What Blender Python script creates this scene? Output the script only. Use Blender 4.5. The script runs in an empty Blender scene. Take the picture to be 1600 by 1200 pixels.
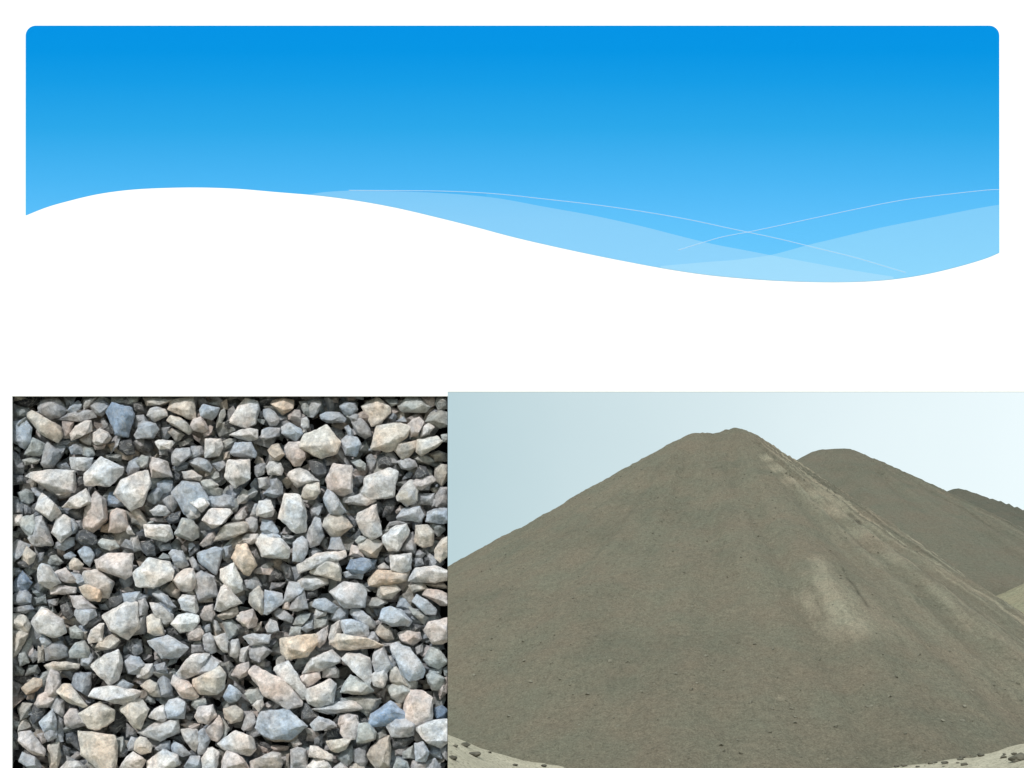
import bpy, bmesh, math, random
from mathutils import Vector, noise, Matrix
R = math.radians
# ---------------------------------------------------------------- camera, sky, sun, exposure
D = 2.0            # camera to display board
EYE = 1.6          # eye height above the ground
S = D / 1600.0     # metres on the board per photograph pixel
HZ = 1110          # photograph row of the horizon
sc = bpy.context.scene
cd = bpy.data.cameras.new('camera'); cam = bpy.data.objects.new('camera', cd); sc.collection.objects.link(cam)
cd.sensor_fit = 'HORIZONTAL'; cd.sensor_width = 36; cd.lens = 36
cd.shift_y = (HZ - 600) / 1600.0
cd.clip_start = 0.05; cd.clip_end = 6000
cam.location = (0, -D, EYE); cam.rotation_euler = (R(90), 0, 0)
sc.camera = cam
SUN = Vector((-0.30, -0.72, 0.66)).normalized()
elev = math.asin(SUN.z); azim = math.atan2(SUN.x, SUN.y)
w = bpy.data.worlds.new('World'); sc.world = w; w.use_nodes = True
nt = w.node_tree; nt.nodes.clear()
out = nt.nodes.new('ShaderNodeOutputWorld'); bg = nt.nodes.new('ShaderNodeBackground')
sky = nt.nodes.new('ShaderNodeTexSky'); sky.sky_type = 'NISHITA'; sky.sun_disc = False
sky.sun_elevation = elev; sky.sun_rotation = azim; sky.dust_density = 6; sky.air_density = 1.0; sky.ozone_density = 1.0
tc = nt.nodes.new('ShaderNodeTexCoord'); sp = nt.nodes.new('ShaderNodeSeparateXYZ')
nt.links.new(tc.outputs['Generated'], sp.inputs[0])
cn = nt.nodes.new('ShaderNodeTexNoise'); cn.inputs['Scale'].default_value = 4.5; cn.inputs['Detail'].default_value = 5
nt.links.new(tc.outputs['Generated'], cn.inputs['Vector'])
ca = nt.nodes.new('ShaderNodeMath'); ca.operation = 'MULTIPLY_ADD'; ca.inputs[1].default_value = .14
nt.links.new(cn.outputs['Fac'], ca.inputs[0]); nt.links.new(sp.outputs[0], ca.inputs[2])
# thin bright overcast veil, brighter towards the right (east) of the view
mr = nt.nodes.new('ShaderNodeMapRange'); mr.inputs[1].default_value = -0.01; mr.inputs[2].default_value = 0.50
nt.links.new(ca.outputs[0], mr.inputs[0])
cr = nt.nodes.new('ShaderNodeValToRGB')
cr.color_ramp.elements[0].color = (5.35, 7.05, 7.4, 1); cr.color_ramp.elements[1].color = (9.4, 10.6, 10.8, 1)
cr.color_ramp.elements[0].position = 0.0
nt.links.new(mr.outputs[0], cr.inputs[0])
mx = nt.nodes.new('ShaderNodeMix'); mx.data_type = 'RGBA'; mx.inputs[0].default_value = 0.88
nt.links.new(sky.outputs[0], mx.inputs[6]); nt.links.new(cr.outputs[0], mx.inputs[7])
nt.links.new(mx.outputs[2], bg.inputs[0]); bg.inputs[1].default_value = 0.1
nt.links.new(bg.outputs[0], out.inputs[0])
sl = bpy.data.lights.new('sun', 'SUN'); sl.energy = 3.4; sl.angle = R(0.6); sl.color = (1.0, 0.975, 0.94)
so = bpy.data.objects.new('sun', sl); sc.collection.objects.link(so)
so.rotation_euler = (-SUN).to_track_quat('-Z', 'Y').to_euler(); so.location = SUN * 50
sc.view_settings.view_transform = 'Standard'; sc.view_settings.look = 'None'
sc.view_settings.gamma = 1; sc.view_settings.exposure = 0.0

# ---------------------------------------------------------------- helpers
def link(name, me, parent=None, mats=()):
    o = bpy.data.objects.new(name, me); sc.collection.objects.link(o); o.parent = parent
    for m in mats: me.materials.append(m)
    return o
def from_bm(name, bm, mat, parent=None, smooth=False):
    me = bpy.data.meshes.new(name); bm.to_mesh(me); bm.free()
    if smooth:
        for p in me.polygons: p.use_smooth = True
    return link(name, me, parent, [mat])
def tag(o, label=None, cat=None, group=None, kind=None):
    if label: o['label'] = label
    if cat: o['category'] = cat
    if group: o['group'] = group
    if kind: o['kind'] = kind
def P(px, py, y=0.0):
    """point of the photograph at depth y behind the board plane"""
    k = (D + y) / D
    return Vector(((px - 800) * S * k, y, EYE + (HZ - py) * S * k))
class Mat:
    def __init__(s, name, rough=0.9, spec=0.2):
        s.m = bpy.data.materials.new(name); s.m.use_nodes = True; s.t = s.m.node_tree
        s.b = s.t.nodes['Principled BSDF']; s.b.inputs['Roughness'].default_value = rough
        s.b.inputs['Specular IOR Level'].default_value = spec
    def n(s, ty, **kw):
        x = s.t.nodes.new('ShaderNode' + ty)
        for k, v in kw.items(): setattr(x, k, v)
        return x
    def l(s, a, b): s.t.links.new(a, b)
    def noise(s, vec, scale, detail=4, rough=0.55):
        x = s.n('TexNoise'); x.inputs['Scale'].default_value = scale; x.inputs['Detail'].default_value = detail
        x.inputs['Roughness'].default_value = rough; s.l(vec, x.inputs['Vector']); return x.outputs['Fac']
    def ramp(s, fac, stops):
        x = s.n('ValToRGB'); e = x.color_ramp.elements
        while len(e) < len(stops): e.new(0.5)
        for i, (p, c) in enumerate(stops):
            e[i].position = p; e[i].color = (c if len(c) == 4 else (*c, 1)) if isinstance(c, tuple) else (c, c, c, 1)
        s.l(fac, x.inputs[0]); return x.outputs[0]
    def mix(s, fac, a, b, mode='MIX'):
        x = s.n('Mix', data_type='RGBA', blend_type=mode)
        for sock, v in ((0, fac), (6, a), (7, b)):
            if hasattr(v, 'links'): s.l(v, x.inputs[sock])
            elif sock: x.inputs[sock].default_value = (*v, 1)
            else: x.inputs[0].default_value = v
        return x.outputs[2]
    def bump(s, h, strength, dist, prev=None):
        x = s.n('Bump'); x.inputs['Strength'].default_value = strength; x.inputs['Distance'].default_value = dist
        s.l(h, x.inputs['Height'])
        if prev: s.l(prev, x.inputs['Normal'])
        return x.outputs[0]
def lin(r, g, b):
    f = lambda c: (c / 255 / 12.92) if c <= 10 else ((c / 255 + .055) / 1.055) ** 2.4
    return (f(r), f(g), f(b))
# ---------------------------------------------------------------- ground
def gz(x, y):
    v = Vector((x * .11, y * .11, 3.3))
    h = 0.18 * noise.noise(v) + 0.09 * noise.noise(v * 5) + 0.06 * noise.noise(v * 14)
    f = max(0.0, min(1.0, (y - 8) / 10)) * max(0.0, min(1.0, (75 - y) / 20))
    u = x / max(y + D, 1) * 1600 + 800            # bearing, only used to place the two low banks of pale sand
    a = 1.18 * math.exp(-((u - 630) / 135) ** 2) + 0.86 * math.exp(-((u - 1720) / 200) ** 2)
    return (h + a) * f * (1.0 if y > 0 else 0)
def axis(lo, hi, near, step):
    a = [0.0]; s = step
    while a[-1] < hi:
        a.append(a[-1] + s)
        if a[-1] > near: s *= 1.25
    b = [0.0]; s = step
    while b[-1] > lo:
        b.append(b[-1] - s)
        if b[-1] < -near: s *= 1.25
    return sorted(set(a + b))
m = Mat('pale_sand'); g = m.n('NewGeometry').outputs['Position']
c = m.ramp(m.noise(g, 1.2, 6, .65), [(0.3, (.37, .335, .25)), (0.55, (.46, .42, .32)), (0.75, (.55, .50, .385))])
sp_ = m.ramp(m.noise(g, 14, 2), [(.36, .55), (.46, 1.0)])
m.l(m.mix(1.0, c, sp_, 'MULTIPLY'), m.b.inputs[0])
m.l(m.bump(m.noise(g, 9, 6, .7), .8, .08), m.b.inputs['Normal'])
M_ground = m.m
xs = axis(-3000, 3000, 26, 0.3); ys = axis(-3000, 3000, 46, 0.3)
me = bpy.data.meshes.new('ground')
me.from_pydata([(x, y, gz(x, y)) for y in ys for x in xs], [],
    [(j * len(xs) + i, j * len(xs) + i + 1, (j + 1) * len(xs) + i + 1, (j + 1) * len(xs) + i)
     for j in range(len(ys) - 1) for i in range(len(xs) - 1)])
for p in me.polygons: p.use_smooth = True
go = link('ground', me, None, [M_ground]); tag(go, kind='structure')

# ---------------------------------------------------------------- sand heaps
def sand_mat(name, dark, mid, light, patch=None, streak=1.0, speck=.5):
    """object space has the heap's top at the origin: streaks run down the fall lines"""
    m = Mat(name, .95, .1)
    oc = m.n('TexCoord').outputs['Object']
    s = m.n('SeparateXYZ'); m.l(oc, s.inputs[0])
    at = m.n('Math', operation='ARCTAN2'); m.l(s.outputs[1], at.inputs[0]); m.l(s.outputs[0], at.inputs[1])
    zz = m.n('Math', operation='MULTIPLY'); m.l(s.outputs[2], zz.inputs[0]); zz.inputs[1].default_value = .007
    wob = m.n('Math', operation='MULTIPLY_ADD'); m.l(m.noise(oc, .25, 3), wob.inputs[0]); wob.inputs[1].default_value = .07; m.l(at.outputs[0], wob.inputs[2])
    cv = m.n('CombineXYZ'); m.l(wob.outputs[0], cv.inputs[0]); m.l(zz.outputs[0], cv.inputs[1])
    rad = m.noise(cv.outputs[0], 16, 7, .62)
    big = m.noise(oc, .16, 5, .6)
    base = m.ramp(big, [(.3, dark), (.5, mid), (.72, mid)])
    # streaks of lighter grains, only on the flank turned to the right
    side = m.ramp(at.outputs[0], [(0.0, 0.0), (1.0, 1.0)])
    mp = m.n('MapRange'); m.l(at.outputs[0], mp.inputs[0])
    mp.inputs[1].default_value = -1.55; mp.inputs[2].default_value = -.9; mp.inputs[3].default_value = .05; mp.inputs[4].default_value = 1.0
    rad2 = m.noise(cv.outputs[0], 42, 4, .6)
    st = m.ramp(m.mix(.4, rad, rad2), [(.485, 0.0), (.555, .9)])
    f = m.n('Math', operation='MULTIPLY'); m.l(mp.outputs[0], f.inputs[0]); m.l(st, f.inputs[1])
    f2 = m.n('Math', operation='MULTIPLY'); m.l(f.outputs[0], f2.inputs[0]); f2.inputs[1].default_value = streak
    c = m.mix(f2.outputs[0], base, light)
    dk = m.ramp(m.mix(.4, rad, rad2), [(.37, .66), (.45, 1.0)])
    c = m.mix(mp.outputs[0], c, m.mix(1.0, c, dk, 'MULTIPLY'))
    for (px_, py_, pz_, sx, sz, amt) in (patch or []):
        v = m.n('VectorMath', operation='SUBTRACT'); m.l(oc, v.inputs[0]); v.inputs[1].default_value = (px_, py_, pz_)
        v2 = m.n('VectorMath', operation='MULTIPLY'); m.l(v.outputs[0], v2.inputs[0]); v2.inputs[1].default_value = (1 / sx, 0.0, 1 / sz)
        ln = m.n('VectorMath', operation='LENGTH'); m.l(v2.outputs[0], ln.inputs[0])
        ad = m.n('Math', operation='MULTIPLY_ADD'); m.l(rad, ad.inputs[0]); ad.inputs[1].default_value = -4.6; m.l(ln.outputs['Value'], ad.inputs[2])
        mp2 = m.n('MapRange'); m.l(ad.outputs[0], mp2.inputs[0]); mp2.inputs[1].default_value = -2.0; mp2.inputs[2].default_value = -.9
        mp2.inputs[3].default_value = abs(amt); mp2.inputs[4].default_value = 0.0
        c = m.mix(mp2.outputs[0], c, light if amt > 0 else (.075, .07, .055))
    grain = m.ramp(m.noise(oc, 6, 5, .75), [(.3, .70), (.5, 1.0), (.72, 1.2)])
    c = m.mix(speck + .3, c, m.mix(1.0, c, grain, 'MULTIPLY'))
    tint = m.ramp(m.noise(oc, .55, 4, .6), [(.35, (1.045, .985, .94)), (.65, (.96, 1.0, .96))])
    c = m.mix(1.0, c, tint, 'MULTIPLY')
    m.l(c, m.b.inputs[0])
    fine = m.ramp(m.noise(oc, 17, 3, .8), [(.33, .72), (.5, 1.0), (.68, 1.26)])
    c = m.mix(1.0, c, fine, 'MULTIPLY'); m.l(c, m.b.inputs[0])
    b = m.bump(m.mix(.35, rad, rad2), .55, .32); b = m.bump(m.noise(oc, 2.2, 10, .76), .95, .22, b)
    m.l(b, m.b.inputs['Normal'])
    return m.m
def heap(name, label, peaks, slope, mat, half, step, seed, cut=None, rough=1.0):
    """peaks: (px, py, distance, slope) crest points joined by straight crest lines"""
    C = []
    for (px, py, d) in peaks:
        C.append(Vector(((px - 800) / 1600 * d, d - D, EYE + (HZ - py) / 1600 * d)))
    o0 = C[-1].copy()
    n = int(2 * half / step); V = []; idx = {}; F = []
    def h(x, y):
        best = -99
        p = Vector((x, y))
        segs = list(zip(C[:-1], C[1:])) or [(C[0], C[0])]
        for a, b in segs:
            ab = (b - a).xy; L = ab.length_squared
            t = max(0, min(1, (p - a.xy).dot(ab) / L)) if L else 0
            q = a.lerp(b, t); dx = x - q.x; dy = y - q.y; r = math.hypot(dx, dy)
            az = math.atan2(dy, dx)
            s = slope(az)
            g_ = 0.42 * noise.noise(Vector((math.cos(az) * 13, math.sin(az) * 13, r * .05 + seed))) * min(1, r / 5) * max(0, math.cos(az + .9)) * 1.6
            z = q.z - s * (r - 0.55 * (1 - math.exp(-r / .55))) + g_ * rough
            best = max(best, z)
        v = Vector((x, y, seed))
        # slight sag of the slope near the foot
        return best + rough * (.30 * noise.noise(v * .16) + .09 * noise.noise(v * .7) + .06 * noise.noise(v * 2.3) + .05 * noise.noise(v * 5)) 
    for j in range(n + 1):
        for i in range(n + 1):
            x = o0.x - half + i * step; y = o0.y - half + j * step
            z = h(x, y)
            if z > gz(x, y) - 0.6:
                idx[i, j] = len(V); V.append((x - o0.x, y - o0.y, z - o0.z))
    for j in range(n):
        for i in range(n):
            k = [(i, j), (i + 1, j), (i + 1, j + 1), (i, j + 1)]
            if all(q in idx for q in k): F.append([idx[q] for q in k])
    me = bpy.data.meshes.new(name); me.from_pydata(V, [], F)
    for p in me.polygons: p.use_smooth = True
    o = link(name, me, None, [mat] if mat else []); o.location = o0
    tag(o, label, 'sand heap', 'sand heaps')
    return o, h
M_sand2 = sand_mat('darker_sand', (.116, .114, .088), (.146, .138, .108), (.20, .186, .148), streak=.6)  # second heap: darker overall than the largest heap's sand
M_sand3 = sand_mat('darkest_sand', (.090, .092, .074), (.108, .106, .085), (.14, .135, .108), streak=.4)  # farthest heap: the darkest sand colour of all
M_sand4 = sand_mat('pale_heap_sand', (.25, .235, .165), (.30, .28, .20), (.36, .33, .25), streak=.4)
def sl_main(az):
    # steeper flank behind and to the right, flatter long apron in front
    r_ = max(0.0, math.cos(az)); l_ = max(0.0, -math.cos(az))
    f_ = max(0.0, math.cos(az + .55)) ** 3
    return 0.580 + 0.20 * r_ + .05 * f_ + .012 * l_
H1, hf = heap('sand_heap', 'largest grey-brown sand heap, twin-topped, filling most of the right opening',
          [(1088, 680, 53.8), (1120, 682, 54.2), (1150, 675, 53.8)], sl_main, None, 33, .17, 1.7)
def hit(px, py):
    d = 18.0
    while d < 60:
        x, y, z = (px - 800) / 1600 * d, d - D, EYE + (HZ - py) / 1600 * d
        if hf(x, y) >= z: break
        d += .1
    return Vector((x, y, z)) - H1.location, d / 1600
PT = []
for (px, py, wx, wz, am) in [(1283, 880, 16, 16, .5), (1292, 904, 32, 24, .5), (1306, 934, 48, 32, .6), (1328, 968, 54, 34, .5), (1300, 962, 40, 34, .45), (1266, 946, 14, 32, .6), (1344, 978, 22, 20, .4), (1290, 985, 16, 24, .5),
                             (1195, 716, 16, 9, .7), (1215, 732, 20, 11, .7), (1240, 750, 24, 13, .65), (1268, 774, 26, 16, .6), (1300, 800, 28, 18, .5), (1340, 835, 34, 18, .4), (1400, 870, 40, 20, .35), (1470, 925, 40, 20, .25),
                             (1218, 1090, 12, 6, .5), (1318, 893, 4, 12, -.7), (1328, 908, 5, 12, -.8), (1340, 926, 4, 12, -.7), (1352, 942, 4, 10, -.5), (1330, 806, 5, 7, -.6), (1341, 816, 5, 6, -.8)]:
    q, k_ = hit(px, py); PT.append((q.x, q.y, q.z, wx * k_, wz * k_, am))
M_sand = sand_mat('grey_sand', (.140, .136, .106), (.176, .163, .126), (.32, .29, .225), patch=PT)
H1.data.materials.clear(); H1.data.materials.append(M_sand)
heap('sand_heap', 'second round-topped darker sand heap rising right behind the largest heap',
     [(1285, 701, 78), (1318, 701, 78)], lambda a: .55 + .11 * max(0.0, math.cos(a)), M_sand2, 50, .4, 8.1, rough=.7)
heap('sand_heap', 'farthest dark sand heap with a small peak at the right edge',
     [(1494, 764, 96)], lambda a: .52, M_sand3, 52, .5, 4.4, rough=.45)
heap('sand_heap', 'pale yellowish sand heap peeking in at the right edge behind the largest heap',
     [(1690, 872, 50)], lambda a: .52, M_sand4, 26, .3, 6.2)

# pebbles and clods
def rock_points(rng, sx, sy, sz, n=14):
    pts = []
    for _ in range(n):
        v = Vector((rng.gauss(0, 1), rng.gauss(0, 1), rng.gauss(0, 1))).normalized() * rng.uniform(.8, 1.05)
        pts.append(Vector((v.x * sx, v.y * sy, v.z * sz)))
    return pts
def hull_into(bm, pts):
    vs = [bm.verts.new(p) for p in pts]
    r = bmesh.ops.convex_hull(bm, input=vs)
    bad = [e for e in r['geom_interior'] + r['geom_unused'] if isinstance(e, bmesh.types.BMVert) and e.is_valid]
    bmesh.ops.delete(bm, geom=list(set(bad)), context='VERTS')
    return [v for v in vs if v.is_valid]
m = Mat('pebble_stone'); g = m.n('NewGeometry').outputs['Position']
m.l(m.ramp(m.noise(g, 3, 3), [(.3, (.11, .105, .08)), (.7, (.22, .21, .165))]), m.b.inputs[0]); M_peb = m.m
rng = random.Random(5)
bm = bmesh.new()
for k in range(3000):
    a = rng.uniform(-2.7, -.35); o0 = H1.location; r = rng.uniform(6, 31) ** 1.0
    x = o0.x + math.cos(a) * r; y = o0.y + math.sin(a) * r
    z = hf(x, y)
    if z < gz(x, y) - .05: continue
    s = rng.choice([.02, .02, .025, .03, .04, .05]) * (1.25 if r > 22 else .8)
    base = Vector((x, y, z + s * .2))
    hull_into(bm, [base + p for p in rock_points(rng, s * 1.3, s * 1.2, s, 9)])
o = from_bm('pebbles', bm, M_peb); tag(o, 'small loose pebbles scattered over the face of the largest sand heap', 'pebbles', kind='stuff')
m = Mat('clod_earth'); g = m.n('NewGeometry').outputs['Position']
m.l(m.ramp(m.noise(g, 5, 4), [(.3, (.05, .048, .037)), (.7, (.14, .13, .10))]), m.b.inputs[0])
m.l(m.bump(m.noise(g, 20, 4), .6, .03), m.b.inputs['Normal']); M_clod = m.m
def on_ground(px, py):
    """walk along the sight line of a photograph point until it meets the ground"""
    y = 4.0
    while y < 60:
        z = EYE + (HZ - py) / 1600 * (y + D); x = (px - 800) / 1600 * (y + D)
        if z < gz(x, y) + .01: return x, y, gz(x, y)
        y += .05
    return None
spots = [(727, 1166, .30, 'L'), (741, 1181, .34, 'L'), (707, 1186, .2, 'L'), (712, 1167, .16, 'L'), (765, 1176, .14, 'L'), (805, 1196, .16, 'L'), (850, 1198, .18, 'L')]
for k in range(26):
    u = rng.uniform(1395, 1598)
    spots.append((u, rng.uniform(1193 - (u - 1395) * .13, 1199), rng.uniform(.06, .2), 'R'))
spots.append((1594, 1188, .30, 'B'))
for (px, py, s, w_) in spots:
    q = on_ground(px, py)
    if not q: continue
    s *= .8 if w_ == 'B' else .5 if w_ == 'R' else .5
    bm = bmesh.new(); hull_into(bm, rock_points(rng, s, s * .9, s * .5, 26))
    o = from_bm('boulder' if w_ == 'B' else 'clod', bm, M_clod); o.location = (q[0], q[1], q[2] + s * .25)
    if w_ == 'B': tag(o, 'dark boulder on pale sand in the bottom right corner', 'boulder')
    elif (px, py) == (727, 1166): tag(o, 'dark flat clod on the crest of the pale sand bank, bottom left of the heap', 'clod', 'clods on pale sand')
    elif (px, py) == (741, 1181): tag(o, 'largest dark clod lying on the pale sand left of the heap foot', 'clod', 'clods on pale sand')
    elif w_ == 'L': tag(o, 'small dark clod on the pale sand at the left foot of the heap', 'clod', 'small clods left of the heap foot')
    else: tag(o, 'small dark clod on the pale sand at the right foot of the heap', 'clod', 'small clods right of the heap foot')

# ---------------------------------------------------------------- display board
m = Mat('white_paint', .95, .0); m.b.inputs[0].default_value = (.86, .86, .86, 1); M_white = m.m
m = Mat('grey_steel', .5, .4); m.b.inputs[0].default_value = (.3, .31, .32, 1); m.b.inputs['Metallic'].default_value = .6
gg = m.n('NewGeometry').outputs['Position']; m.l(m.bump(m.noise(gg, 60, 3), .1, .01), m.b.inputs['Normal']); M_steel = m.m
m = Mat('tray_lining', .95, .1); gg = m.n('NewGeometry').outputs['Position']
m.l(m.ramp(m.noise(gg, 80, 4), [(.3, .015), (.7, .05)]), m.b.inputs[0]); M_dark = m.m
board = bpy.data.objects.new('display_board', None); sc.collection.objects.link(board); board.location = (0, 0, 0)
tag(board, 'large white display board with a blue wave banner and two rectangular openings', 'display board')
T = 0.0025
def grid_slab(xs, ys, fill, y0, y1):
    bm = bmesh.new(); vc = {}
    def V(i, j, y):
        k = (i, j, y)
        if k not in vc: vc[k] = bm.verts.new(((xs[i] - 800) * S, y, EYE + (HZ - ys[j]) * S))
        return vc[k]
    for i in range(len(xs) - 1):
        for j in range(len(ys) - 1):
            if not fill(i, j): continue
            bm.faces.new([V(i, j, y0), V(i, j + 1, y0), V(i + 1, j + 1, y0), V(i + 1, j, y0)])
            bm.faces.new([V(i, j, y1), V(i + 1, j, y1), V(i + 1, j + 1, y1), V(i, j + 1, y1)])
            for (di, dj, a, b) in ((-1, 0, (i, j), (i, j + 1)), (1, 0, (i + 1, j + 1), (i + 1, j)), (0, -1, (i + 1, j), (i, j)), (0, 1, (i, j + 1), (i + 1, j + 1))):
                ii, jj = i + di, j + dj
                if not (0 <= ii < len(xs) - 1 and 0 <= jj < len(ys) - 1) or not fill(ii, jj):
                    bm.faces.new([V(*a, y0), V(*a, y1), V(*b, y1), V(*b, y0)])
    bmesh.ops.recalc_face_normals(bm, faces=bm.faces)
    return bm
bxs = [-70, 19, 699.4, 1660, 1700]; bys = [-70, 612, 619, 1225, 1262]
holes = {(1, 2), (2, 1), (2, 2)}
from_bm('panel', grid_slab(bxs, bys, lambda i, j: (i, j) not in holes, 0, T), M_white, board)
def slab_poly(pts, y0, y1):
    bm = bmesh.new()
    v = [bm.verts.new(((x - 800) * S, y0, EYE + (HZ - y) * S)) for x, y in pts]
    f = bm.faces.new(v)
    if y1 is not None:
        r = bmesh.ops.extrude_face_region(bm, geom=[f])
        bmesh.ops.translate(bm, verts=[e for e in r['geom'] if isinstance(e, bmesh.types.BMVert)], vec=(0, y1 - y0, 0))
    bmesh.ops.recalc_face_normals(bm, faces=bm.faces)
    return bm
def cr_spline(pts, n=8):
    out_ = []
    for i in range(len(pts) - 1):
        p0 = pts[max(i - 1, 0)]; p1 = pts[i]; p2 = pts[i + 1]; p3 = pts[min(i + 2, len(pts) - 1)]
        for k in range(n):
            t = k / n
            out_.append(tuple(.5 * (2 * p1[a] + (p2[a] - p0[a]) * t + (2 * p0[a] - 5 * p1[a] + 4 * p2[a] - p3[a]) * t * t + (3 * p1[a] - p0[a] - 3 * p2[a] + p3[a]) * t ** 3) for a in (0, 1)))
    return out_ + [pts[-1]]
wave = cr_spline([(40,337),(70,325),(100,316),(150,304),(200,297),(250,294),(310,293),(370,295),(430,300),(500,306),(560,314),(620,325),(680,339),(740,354),(800,370),(860,384),(920,397),(980,409),(1040,420),(1100,429),(1160,435),(1220,439),(1290,441),(1350,440),(1400,436),(1450,428),(1500,416),(1540,404),(1561.5,395)])
def wave_y(x):
    for a, b in zip(wave[:-1], wave[1:]):
        if a[0] <= x <= b[0]: return a[1] + (b[1] - a[1]) * (x - a[0]) / (b[0] - a[0] + 1e-9)
    return wave[-1][1]
rad_ = 16
corner = lambda cx, cy, a0: [(cx + rad_ * math.cos(R(a0 + k * 9)), cy - rad_ * math.sin(R(a0 + k * 9))) for k in range(11)]
poly = wave + corner(1561.5 - rad_, 40 + rad_, 0) + corner(40 + rad_, 40 + rad_, 90)
m = Mat('blue_print', .9, .0); oc = m.n('TexCoord').outputs['Object']
s_ = m.n('SeparateXYZ'); m.l(oc, s_.inputs[0]); mr_ = m.n('MapRange'); m.l(s_.outputs[2], mr_.inputs[0])
mr_.inputs[1].default_value = EYE + (HZ - 40) * S; mr_.inputs[2].default_value = EYE + (HZ - 440) * S
KB = (1.40, 1.42, 1.34)
def pc(r, g, b): return tuple(min(.95, c / k) for c, k in zip(lin(r, g, b), KB))
m.l(m.ramp(mr_.outputs[0], [(0.0, pc(6, 148, 229)), (.1, pc(8, 150, 228)), (.22, pc(22, 157, 230)), (.4, pc(44, 168, 234)), (.6, pc(74, 182, 244)), (.78, pc(96, 194, 252)), (1.0, pc(118, 205, 254))]), m.b.inputs[0])
M_blue = m.m
banner = from_bm('banner', slab_poly(poly, -0.00010, None), M_blue, board)
def print_mat(name, stops):
    m = Mat(name, .9, 0); oc = m.n('TexCoord').outputs['Object']
    s_ = m.n('SeparateXYZ'); m.l(oc, s_.inputs[0]); mr_ = m.n('MapRange'); m.l(s_.outputs[2], mr_.inputs[0])
    mr_.inputs[1].default_value = EYE + (HZ - 295) * S; mr_.inputs[2].default_value = EYE + (HZ - 440) * S
    m.l(m.ramp(mr_.outputs[0], stops), m.b.inputs[0]); return m.m
M_film = print_mat('pale_blue_print', [(0.0, pc(126, 202, 248)), (.35, pc(138, 208, 250)), (1.0, pc(146, 214, 253))])
M_film2 = print_mat('light_blue_print', [(0.0, pc(128, 204, 249)), (.5, pc(136, 210, 251)), (1.0, pc(144, 216, 253))])
M_film3 = print_mat('palest_blue_print', [(0.0, pc(152, 216, 251)), (1.0, pc(164, 222, 253))])
M_mid = print_mat('mid_blue_print', [(0.0, pc(88, 189, 248)), (.5, pc(100, 197, 252)), (1.0, pc(112, 203, 253))])
m = Mat('white_ink', .9, 0); m.b.inputs[0].default_value = (.66, .80, .90, 1); m.b.inputs['Alpha'].default_value = .40; M_line = m.m
def film(top, y, mat):
    pts = [p for p in top if p[1] < wave_y(p[0]) - .6]
    pts = pts + [(x, wave_y(x)) for x in reversed([p[0] for p in pts])]
    from_bm('wave_shape', slab_poly(pts, y, None), mat, banner)
def yat(c, x):
    for a, b in zip(c[:-1], c[1:]):
        if a[0] <= x <= b[0]: return a[1] + (b[1] - a[1]) * (x - a[0]) / (b[0] - a[0] + 1e-9)
    return 1e3
LN1 = [(545,297.5),(620,298),(700,299),(775,303),(850,311),(925,319.5),(1000,330),(1075,343),(1131,355),(1169,363),(1220,374),(1277,388),(1334,402),(1375,414),(1415,426)]
LN2 = [(1561,296.5),(1544,297),(1487,303),(1412,312.5),(1337,327),(1262,343),(1225,351),(1187,359),(1165,363.5),(1130,370),(1095,380),(1060,391)]
W1 = cr_spline([(484,303.5),(510,300),(550,298),(620,299),(700,302.5),(775,309.5),(850,323),(925,336.5),(1000,353),(1055,367),(1112,381),(1169,392),(1210,400),(1270,411),(1330,422),(1400,433),(1420,434)])
W2 = cr_spline([(1030,416),(1075,412),(1110,409),(1150,406),(1206,398),(1262,383),(1300,374),(1375,356),(1450,341),(1525,326),(1561,320)])
l1 = cr_spline(LN1); l2 = cr_spline(LN2[::-1])
film([(x, min(yat(l1, x), yat(l2, x))) for x in range(760, 1561, 6)] + [(1561, 296.5)], -0.00018, M_mid)
film(W1, -0.00026, M_film)
film(W2, -0.00034, M_film2)
film([(x, max(yat(W1, x), yat(W2, x))) for x in range(1032, 1400, 4)], -0.00042, M_film3)
def line(pts, y, wpx=1.5):
    p = cr_spline(pts, 6); bm = bmesh.new(); prev = None
    for i, (x, yy) in enumerate(p):
        a = p[max(i - 1, 0)]; b = p[min(i + 1, len(p) - 1)]
        d = Vector((b[0] - a[0], b[1] - a[1])).normalized(); nx, ny = -d.y * wpx / 2, d.x * wpx / 2
        cur = [bm.verts.new(((x + q * nx - 800) * S, y, EYE + (HZ - yy - q * ny) * S)) for q in (-1, 1)]
        if prev: bm.faces.new([prev[0], cur[0], cur[1], prev[1]])
        prev = cur
    from_bm('thin_line', bm, M_line, banner)
line(LN1, -0.0005, 1.2)
line(LN2, -0.00058, 1.1)
def box(name, x0, x1, y0, y1, z0, z1, mat, parent, bev=0.0):
    bm = bmesh.new(); bmesh.ops.create_cube(bm, size=1)
    for v in bm.verts: v.co = Vector(((x0 + x1) / 2 + v.co.x * (x1 - x0), (y0 + y1) / 2 + v.co.y * (y1 - y0), (z0 + z1) / 2 + v.co.z * (z1 - z0)))
    if bev: bmesh.ops.bevel(bm, geom=list(bm.edges), offset=bev, segments=2, affect='EDGES')
    return from_bm(name, bm, mat, parent)
zt = EYE + (HZ + 70) * S; zb = EYE + (HZ - 1262) * S
for sx in (-1, 1):
    xx = (-60 - 800) * S if sx < 0 else (1690 - 800) * S
    box('leg', xx - .012, xx + .012, T + .001, T + .05, -.1, zt - .02, M_steel, board, .003)
    box('foot_plate', xx - .1, xx + .1, -.28, .32, -.02, .03, M_steel, board, .004)
box('rail', (-48 - 800) * S, (1678 - 800) * S, T + .001, T + .03, zb + .004, zb + .03, M_steel, board, .003)
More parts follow.
